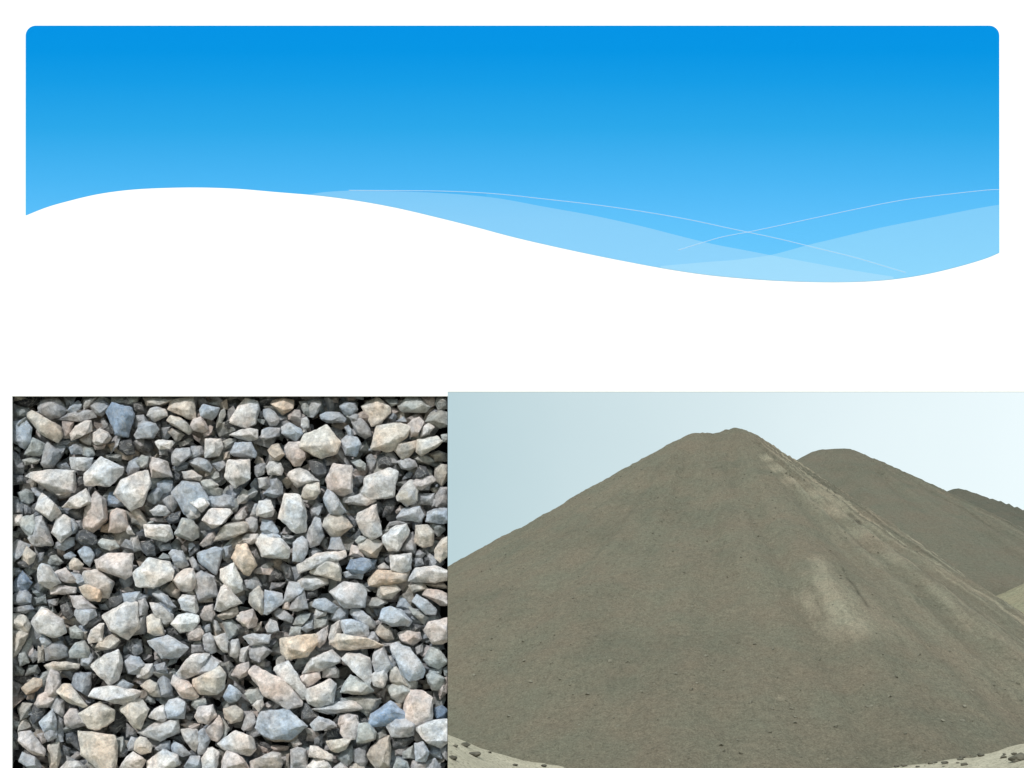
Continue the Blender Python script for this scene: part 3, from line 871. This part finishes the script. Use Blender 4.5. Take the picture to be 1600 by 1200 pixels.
W4 640,898,650,888,680,885,692,890,705,895,702,905,680,910,660,910,638,908
O3 575,905,590,891,618,892,640,892,635,908,625,910,595,918,578,915
B4 542,888,548,875,568,872,578,875,580,885,568,895,552,895,545,892
B2 575,875,588,875,585,888,570,895,580,885
b3 535,895,548,892,568,895,565,904,540,902
G1 592,872,600,872,600,882,592,880
W2 590,885,600,880,610,888,592,890
G1 680,875,695,878,692,882,682,882
b2 22,928,40,922,49,930,48,942,35,945,20,942
V1 48,935,70,930,72,942,52,945
G2 20,950,48,945,52,952,40,958,20,955
T3 66,908,80,902,90,910,82,922,72,920,65,915
P3 78,918,92,915,118,918,118,926,100,928,80,928
G1 75,938,92,935,90,945,78,948
D2 95,948,105,942,112,952,115,962,108,968,98,960
O4 124,918,140,912,152,915,160,928,156,939,140,938,132,932
V1 158,928,165,928,168,940,158,940
P3 110,932,128,932,140,940,151,950,140,952,122,952,115,948
G3 116,960,120,951,148,952,150,962,138,972,130,978,122,970
D2 140,968,155,958,158,970,145,980,132,982
D2 165,942,180,930,188,922,194,935,188,945,170,950
b2 194,935,202,925,212,925,232,930,222,945,198,948
b1 155,945,170,945,182,940,170,952,158,952
W4 160,962,172,952,185,945,198,940,214,942,218,960,218,980,210,990,200,1000,188,995,172,985,165,972
W4 49,972,52,960,65,948,78,950,88,962,98,968,104,988,95,995,85,996,70,990,58,988,51,980
T4 15,960,32,958,42,965,48,975,44,988,28,982,15,980
T3 15,982,28,985,44,990,40,1000,32,1010,28,1022,18,1028,14,1005
V3 108,982,118,978,130,988,128,998,110,996
T2 129,988,136,988,135,998,128,998
W4 138,998,142,985,155,975,162,975,160,1002,140,1004
T3 162,998,178,990,188,1000,180,1012,162,1015,148,1012,150,1008
V2 142,1008,165,1008,168,1015,150,1016
b3 62,998,69,992,78,1000,80,1005,72,1012,65,1005
G2 70,1012,82,1005,95,1002,105,1012,105,1025,92,1030,72,1032,69,1025
T2 60,1010,68,1015,68,1032,60,1035
V3 108,1018,118,1005,132,1002,140,1015,138,1028,125,1025,110,1028
b3 126,1025,140,1018,145,1028,138,1040,128,1039
D2 140,1010,148,1020,150,1030,140,1032
V2 30,1022,38,1019,42,1025,45,1035,32,1040,29,1030
G1 45,1025,55,1015,60,1028,52,1035
T3 70,1040,82,1035,105,1035,125,1038,122,1044,100,1045,78,1048
W4 140,1040,152,1028,168,1018,184,1015,192,1035,190,1048,185,1062,170,1070,152,1058,141,1048
V1 18,1035,30,1038,38,1048,35,1055,20,1055
V1 45,1040,58,1040,60,1052,40,1055
P3 78,1045,90,1048,95,1065,90,1085,78,1088,68,1092,78,1072
D2 200,1000,215,998,218,1018,205,1020,198,1010
T2 255,922,270,910,282,922,278,935,268,932
P3 270,908,292,898,298,910,285,922,278,918
G3 238,928,248,922,262,932,275,948,272,955,262,952,248,940
b2 250,942,262,942,270,958,268,965,255,952
W4 279,938,285,930,305,932,310,952,305,958,285,952
T2 305,940,310,930,330,930,332,940,312,941
W4 335,952,338,935,345,918,352,912,360,920,370,932,378,942,365,948,345,955
O3 340,962,350,955,370,948,372,958,362,965,348,968
P3 312,962,320,948,332,945,335,960,330,970,318,968
b3 192,928,218,925,220,935,210,945,195,945
G3 210,955,212,935,225,932,232,948,228,960,215,965
W3 234,942,242,942,255,952,270,960,269,970,258,975,248,965,238,952
T2 250,975,248,960,262,960,268,970,260,980
T4 230,965,238,960,250,968,255,980,256,992,242,992,231,988
G2 202,980,210,962,230,955,230,978,225,990,208,992
W4 268,975,278,962,292,958,310,962,311,972,300,985,282,988,272,982
D2 260,980,272,980,275,988,270,995,260,990
P3 292,990,300,980,312,978,318,990,312,1000,302,1002,295,1000
b2 315,980,328,975,330,988,320,990
b4 231,1002,245,995,262,992,275,1002,295,1012,292,1022,278,1028,252,1028,240,1018
V2 268,1028,278,1028,275,1035,262,1040
G2 202,1015,208,1002,220,1000,222,1018,212,1025
G2 300,1008,315,1005,318,1018,300,1020
b3 316,992,328,989,335,998,338,1018,330,1022,320,1015
W4 335,995,352,990,356,998,355,1018,348,1018,340,1008
W3 355,1012,362,1000,372,1000,375,1018,370,1028,360,1025
W2 331,965,340,972,345,985,339,992,334,978
V2 348,972,362,968,372,978,370,992,358,1000,352,985
T3 370,962,382,958,392,960,390,980,380,978
b3 195,1035,205,1025,218,1028,228,1040,218,1052,200,1052
W3 212,1040,238,1038,240,1052,230,1060,215,1058
G2 241,1040,258,1035,262,1052,245,1052
W4 275,1052,282,1038,302,1022,328,1022,318,1035,305,1048,298,1055,285,1062
G3 300,1055,310,1038,330,1025,345,1035,340,1048,318,1055
V1 345,1040,360,1032,365,1042,358,1052
W3 374,1015,388,1010,382,1035,375,1032
W2 364,915,385,911,388,922,370,922
T3 389,942,392,928,405,915,412,928,412,942,415,958,408,960,398,950
b4 411,942,414,922,430,922,440,928,442,942,428,950,418,960,412,958
b3 441,942,450,925,452,910,470,910,475,920,465,928,460,932,450,942
P3 442,950,445,938,452,938,452,952
G3 452,952,458,935,475,922,480,950,465,955
D2 478,922,495,920,495,932,480,935
G1 422,920,425,911,445,911,442,918,428,920
b3 488,948,492,938,508,935,520,940,528,948,522,958,508,955,495,950
W3 492,960,495,950,510,955,508,962,495,965
G4 515,925,538,910,560,912,572,925,570,948,555,952,538,950,525,932
P3 370,968,375,958,395,952,402,968,400,978,388,982,375,975
T2 395,978,408,972,408,985,398,988
b2 428,958,432,950,442,952,458,965,455,972,432,965
V2 458,975,465,962,475,958,485,958,480,970,470,978
G3 415,980,422,968,432,972,435,985,425,990,418,988
b2 471,982,480,972,488,970,490,982,480,988
V2 492,965,512,962,512,980,492,982
V2 455,980,470,980,468,992,452,992
b2 518,960,528,950,545,950,542,968,530,972,518,968
O4 438,998,452,998,470,992,492,991,498,1002,495,1010,480,1025,450,1030,440,1018
P3 492,1005,495,990,502,985,512,978,512,990,508,1002,500,1012
V1 432,998,425,1000,425,1012,435,1010
G4 380,995,395,991,410,990,422,992,420,1005,402,1002,392,1008,385,1005
G3 390,1018,398,1008,410,1005,418,1015,425,1018,418,1028,405,1035,392,1028
V1 392,1028,412,1032,400,1038,388,1032
G2 375,1022,382,1012,390,1018,388,1032,378,1035
b4 530,980,532,970,550,968,568,972,575,978,575,995,555,995,538,990
T4 515,1005,525,990,538,995,570,998,588,1005,600,1008,588,1012,555,1015,530,1015
W3 514,995,518,978,530,970,535,982,525,1000,515,1008
W4 475,1042,485,1030,505,1020,518,1016,531,1028,530,1035,515,1042,502,1048,485,1052,472,1052
W3 505,1045,520,1038,530,1048,528,1058,505,1058
P3 362,1055,370,1040,388,1035,390,1045,385,1055,375,1060
P4 389,1052,398,1040,408,1045,425,1055,445,1075,472,1095,470,1102,448,1108,432,1100,412,1088,398,1068
W4 428,1045,435,1032,450,1032,458,1050,458,1070,485,1090,485,1095,472,1092,455,1075,435,1062
V1 460,1045,468,1032,472,1038,470,1050
W3 535,1030,545,1020,552,1025,552,1038,540,1038
V2 535,918,562,910,578,924,558,925,540,922
T3 590,930,592,915,615,912,625,922,612,935,595,935
T3 638,915,660,908,668,920,645,925
T2 660,912,692,910,702,920,680,918
P3 661,930,665,920,685,922,702,930,702,945,688,945,675,938
b3 645,940,652,930,668,938,682,952,680,960,665,960
G3 548,960,550,949,560,950,575,962,586,972,585,980,578,982,565,975,555,968
T2 572,945,582,935,600,935,605,942,592,948,578,948
T1 565,942,578,950,582,962,570,955
b4 592,968,598,952,610,948,628,955,642,970,638,978,622,975,612,978,598,968
b2 620,948,625,935,635,935,645,952,628,952
V2 638,948,660,955,670,965,662,975,645,960
D2 625,982,642,975,660,978,655,988,635,988
T2 585,985,595,975,608,980,615,998,605,1002,590,992
P3 622,990,635,985,655,988,658,998,645,1008,628,1002
P4 662,985,670,972,682,968,702,965,702,1000,692,1005,675,1005,665,995
b3 562,998,578,988,585,988,592,1000,582,1010,565,1015
W4 535,1030,542,1021,560,1022,578,1028,582,1045,582,1060,575,1072,562,1058,548,1045
G4 582,1035,585,1020,598,1010,608,1025,612,1040,602,1055,588,1052
W2 602,1022,612,1028,622,1040,612,1050
b4 610,1010,620,1005,640,1012,650,1022,658,1038,665,1048,660,1058,640,1065,628,1055,620,1038
V3 665,1020,672,1012,685,1012,690,1025,700,1035,685,1045,670,1040,662,1030
T3 608,1055,610,1045,620,1042,628,1055,638,1072,622,1075,610,1065
G2 588,1052,605,1048,610,1065,600,1060
W2 688,1022,698,1030,692,1040,688,1035
V2 670,1045,690,1045,688,1055,672,1058
W2 650,1012,660,1005,660,1018,652,1022
W2 598,1005,625,1005,625,1009,600,1009
V2 692,1045,702,1040,702,1058,695,1055
O3 34,1075,52,1060,65,1062,65,1072,55,1080,42,1085,35,1082
P1 45,1085,55,1080,52,1092,42,1092
G1 20,1070,28,1069,28,1080,20,1082
V2 28,1108,35,1098,50,1100,45,1118,32,1125
P3 54,1100,62,1085,72,1082,88,1088,80,1098,75,1105,60,1105
T4 88,1082,98,1070,110,1070,122,1085,132,1095,136,1102,128,1105,108,1098,98,1092
G3 78,1105,88,1088,100,1095,100,1112,98,1120,88,1110
b4 62,1128,78,1112,82,1108,88,1125,88,1140,68,1142
G3 70,1150,70,1138,88,1135,88,1152,75,1158
G2 88,1152,88,1112,98,1125,98,1158,88,1160
D2 52,1105,60,1102,72,1105,68,1122,52,1132,48,1122
P4 29,1145,38,1139,48,1142,58,1155,70,1170,68,1180,50,1178,38,1170,29,1158
P3 58,1148,70,1145,72,1158,65,1162
T2 75,1165,92,1160,95,1180,90,1200,78,1200
b3 28,1180,35,1175,48,1180,60,1188,64,1200,52,1205,30,1190
P3 100,1120,110,1108,120,1108,128,1125,135,1132,115,1138,102,1132
T4 121,1115,132,1108,142,1100,155,1096,170,1100,178,1110,178,1125,165,1135,155,1140,138,1138,125,1125
b2 112,1070,118,1052,142,1052,142,1070,138,1088,125,1080
W4 138,1088,148,1075,172,1072,198,1078,220,1080,212,1095,200,1102,172,1095,155,1090
b3 180,1070,192,1062,208,1070,202,1078,185,1075
T4 122,1142,140,1145,160,1148,178,1150,182,1165,182,1190,178,1208,155,1202,140,1190,128,1180,125,1162
D2 170,1132,180,1130,188,1138,182,1145,172,1142
D1 98,1145,115,1145,118,1162,105,1160
D1 98,1165,110,1170,108,1180,100,1180
P1 108,1185,120,1175,132,1178,118,1190
W2 95,1200,105,1190,122,1190,135,1198,135,1208,98,1210
V2 180,1155,192,1152,195,1170,188,1182,180,1172
V2 15,1125,30,1128,32,1138,15,1140
G1 178,1108,185,1112,188,1122,180,1125
G2 188,1165,200,1172,195,1182,185,1182
D1 100,1138,118,1138,115,1145,100,1145
G1 15,1150,26,1148,28,1170,15,1172
T4 188,1108,202,1095,222,1092,232,1108,228,1128,220,1140,208,1135,198,1120
T3 220,1072,232,1062,245,1068,250,1088,238,1088,228,1080
G2 245,1068,255,1055,265,1062,270,1080,272,1090,250,1088
P4 268,1068,272,1055,285,1060,295,1065,300,1075,310,1088,305,1092,285,1090,275,1080
T4 302,1075,302,1062,320,1048,342,1040,352,1055,350,1075,338,1085,315,1085,305,1080
W4 232,1120,242,1108,255,1102,262,1122,255,1128,245,1125
b4 255,1105,265,1095,278,1091,290,1098,292,1112,288,1122,272,1122,262,1122
V3 300,1102,302,1092,320,1092,322,1100,310,1110
P4 305,1120,310,1105,332,1102,338,1118,335,1128,325,1132,310,1128
W3 215,1145,230,1140,245,1128,278,1125,280,1145,262,1152,250,1158,232,1150
T4 211,1160,218,1152,228,1154,238,1165,235,1175,220,1178,210,1172
G3 199,1165,205,1152,215,1155,212,1172,202,1172
W4 230,1190,240,1178,255,1172,265,1178,278,1180,280,1195,265,1202,242,1212,230,1210
G3 242,1170,255,1160,265,1158,265,1172,248,1172
b3 268,1168,272,1158,285,1165,298,1178,285,1182,270,1178
W3 282,1140,295,1138,308,1140,310,1162,305,1175,292,1162,285,1150
b3 309,1145,318,1138,328,1155,320,1178,310,1178,308,1162
P3 322,1140,332,1128,342,1118,348,1130,348,1145,340,1158,330,1155
V2 348,1122,358,1138,352,1148,348,1155
T3 349,1108,368,1102,380,1112,378,1125,362,1130,352,1122
W4 340,1162,360,1148,368,1142,382,1142,395,1152,400,1170,390,1180,368,1172,350,1172
W4 315,1185,325,1170,332,1168,342,1175,342,1192,338,1205,318,1205
P4 348,1188,355,1172,372,1180,382,1188,390,1202,348,1205
b3 288,1198,298,1182,312,1182,315,1198,305,1205
W4 186,1198,198,1182,208,1175,222,1180,228,1188,218,1205,185,1205
b3 349,1088,358,1070,368,1075,378,1085,370,1095,358,1098
V1 230,1092,240,1088,242,1098,235,1100
D1 285,1165,265,1152,288,1148,292,1155
P2 298,1142,282,1132,300,1130,312,1132,305,1142
V1 192,1105,180,1102,180,1115,190,1118
G1 198,1130,212,1142,212,1150,198,1152
V2 225,1130,245,1128,232,1138,220,1140
V3 382,1085,388,1078,402,1078,410,1090,405,1098,392,1098
W4 395,1102,402,1095,410,1094,412,1102,405,1112
P2 412,1102,420,1096,428,1100,420,1108
P4 468,1060,475,1052,498,1050,500,1060,490,1068,482,1072,472,1068
W4 498,1075,500,1065,515,1062,525,1070,526,1088,520,1098,498,1105,482,1098,478,1088,472,1080,488,1075
P2 498,1102,520,1095,515,1102,500,1108
W3 488,1108,522,1098,550,1095,568,1098,568,1108,550,1112,512,1116,492,1115
b4 396,1125,408,1112,425,1108,450,1108,465,1125,480,1135,472,1145,455,1155,425,1155,412,1148,398,1138
T2 412,1150,450,1152,465,1148,462,1158,430,1158,418,1155
D2 465,1095,480,1098,488,1118,498,1120,485,1130,472,1125,468,1112
G3 378,1138,385,1118,395,1112,400,1128,392,1140,382,1142
b4 485,1132,498,1120,522,1128,525,1135,512,1140,492,1142
W2 478,1138,490,1140,490,1148,480,1145
P3 528,1132,532,1118,545,1115,558,1118,560,1130,552,1140,545,1155,535,1145
T4 510,1158,532,1155,540,1150,548,1155,540,1170,528,1175,518,1172
W4 479,1172,485,1166,498,1168,508,1178,520,1180,518,1188,495,1185,482,1182
W4 480,1198,492,1185,505,1185,515,1195,518,1205,480,1205
W3 392,1190,408,1180,425,1175,438,1178,440,1195,432,1205,392,1202
P1 402,1168,428,1165,452,1166,448,1172,412,1175
G3 455,1172,465,1168,478,1172,480,1200,455,1202
T1 448,1180,452,1178,452,1200,445,1200
W2 455,1160,465,1155,471,1162,460,1168
D1 385,1148,398,1145,402,1165,395,1180,382,1180
G1 490,1148,505,1148,502,1165,492,1162
D2 510,1145,528,1142,530,1152,512,1152
V4 538,1068,548,1055,562,1060,575,1068,584,1080,568,1085,548,1085,532,1082
W4 585,1072,580,1055,600,1042,605,1060,602,1070,598,1075
V3 605,1072,615,1062,625,1065,635,1078,648,1085,635,1090,625,1100,612,1090
V2 532,1092,562,1088,595,1092,588,1110,575,1118,565,1102
B4 580,1115,598,1095,610,1095,622,1108,638,1118,630,1132,600,1138,575,1135
P4 632,1108,635,1078,660,1080,675,1090,680,1110,675,1128,660,1138,642,1140,630,1130,635,1118
V3 688,1065,665,1055,678,1050,695,1060,688,1078,675,1078
P2 684,1075,688,1060,698,1058,698,1082,688,1092
T2 612,1108,620,1092,630,1088,628,1120,615,1122
V4 558,1150,560,1132,578,1130,588,1145,585,1155,570,1160,558,1160
P4 530,1130,535,1118,555,1118,560,1132,555,1155,540,1155,532,1145
G4 602,1130,615,1120,640,1120,650,1132,645,1148,625,1152,612,1150
W4 660,1132,672,1126,702,1125,702,1158,688,1168,670,1162,660,1150,648,1138
B2 678,1108,690,1102,700,1110,695,1125,682,1122
V2 585,1148,600,1138,605,1150,592,1162
T3 580,1168,595,1155,608,1150,610,1172,608,1198,588,1202,575,1180
D1 610,1150,635,1145,652,1152,630,1170,610,1168
b4 648,1162,662,1160,670,1175,665,1190,650,1188
V3 615,1198,620,1185,635,1190,640,1205,615,1208
P2 642,1202,645,1188,668,1195,662,1208
G2 550,1172,572,1165,575,1188,568,1202,555,1190
V2 535,1175,550,1162,552,1188,542,1198,528,1185
b2 670,1175,678,1168,692,1172,690,1185,678,1182
G2 665,1192,680,1185,688,1198,685,1208,665,1205
V2 630,1175,645,1165,648,1185,630,1185
W3 520,1200,532,1192,550,1205,518,1208
G2 688,1170,702,1160,702,1190,695,1185
P1 618,1172,638,1168,635,1180,618,1180
D1 518,1140,530,1138,535,1152,515,1152
D1 560,1122,572,1122,582,1132,568,1130
V2 638,1085,650,1075,652,1065,635,1060,628,1055,618,1060
"""
DATA = []
for ln_ in STONES.strip().splitlines():
    pr = ln_.split()
    v = [int(q) for q in pr[1].split(',')]
    DATA.append((pr[0], list(zip(v[::2], v[1::2]))))
def area(p): return abs(sum(a[0] * b[1] - b[0] * a[1] for a, b in zip(p, p[1:] + p[:1]))) / 2
order = sorted(range(len(DATA)), key=lambda i: -area(DATA[i][1]) * (1 + .12 * int(DATA[i][0][1]) + (1.2 if DATA[i][0] == 'W4' else 0)))
chosen = [i for i in order if DATA[i][0][0] != 'K'][:292]
LABELS = make_labels([(DATA[i][0], DATA[i][1], area(DATA[i][1])) for i in chosen])
rng = random.Random(11)
rest = bmesh.new()
tmp_me = bpy.data.meshes.new('tmp')
def add_rest(bm, col):
    paint(bm, col); bm.to_mesh(tmp_me); bm.free(); rest.from_mesh(tmp_me)
rest.loops.layers.float_color.new('col')
chosen_set = {i: k for k, i in enumerate(chosen)}
for i, (code, poly) in enumerate(DATA):
    rs = random.Random(1000 + i)
    hv = HUE[code[0]]; tn = TONE[code[1]] * rs.uniform(.92, 1.08)
    if code[0] in 'DK': tn = rs.uniform(.8, 1.2)
    col = tuple(max(.01, min(.8, c * tn)) for c in hv)
    bm, ctr = stone_bm([(x, y) for x, y in poly], int(code[1]), rs, col)
    if i in chosen_set:
        paint(bm, col)
        o = finish(bm, 'stone', ctr)
        tag(o, LABELS[chosen_set[i]], 'stone', 'crushed stones in the gravel bed')
    else: add_rest(bm, col)
# small chips and fragments that fill the gaps behind
for k in range(2700):
    px = rng.uniform(0, 708); py = rng.uniform(600, 1225); s = rng.choice([8, 11, 14, 17, 20, 23]) * S
    y0 = rng.uniform(.030, .060); c0 = P(px, py, y0)
    bm = bmesh.new(); q = Matrix.Rotation(rng.uniform(0, 6.28), 3, Vector((rng.gauss(0, 1), rng.gauss(0, 1), rng.gauss(0, 1))))
    pts = [c0 + q @ p for p in rock_points(rng, s * 1.25, s * .9, s * .65, 11)]
    if max((p - pe0).dot(edge_n) for p in pts) > 0: bm.free(); continue
    hull_into(bm, pts)
    tn = rng.uniform(.6, 1.3); hv = HUE[rng.choice('GGVVTPbD')]
    add_rest(bm, tuple(c * tn for c in hv))
o = finish(rest, 'gravel'); tag(o, 'small crushed stone chips filling the gaps between the larger stones', 'gravel', kind='stuff')
bpy.data.meshes.remove(tmp_me)
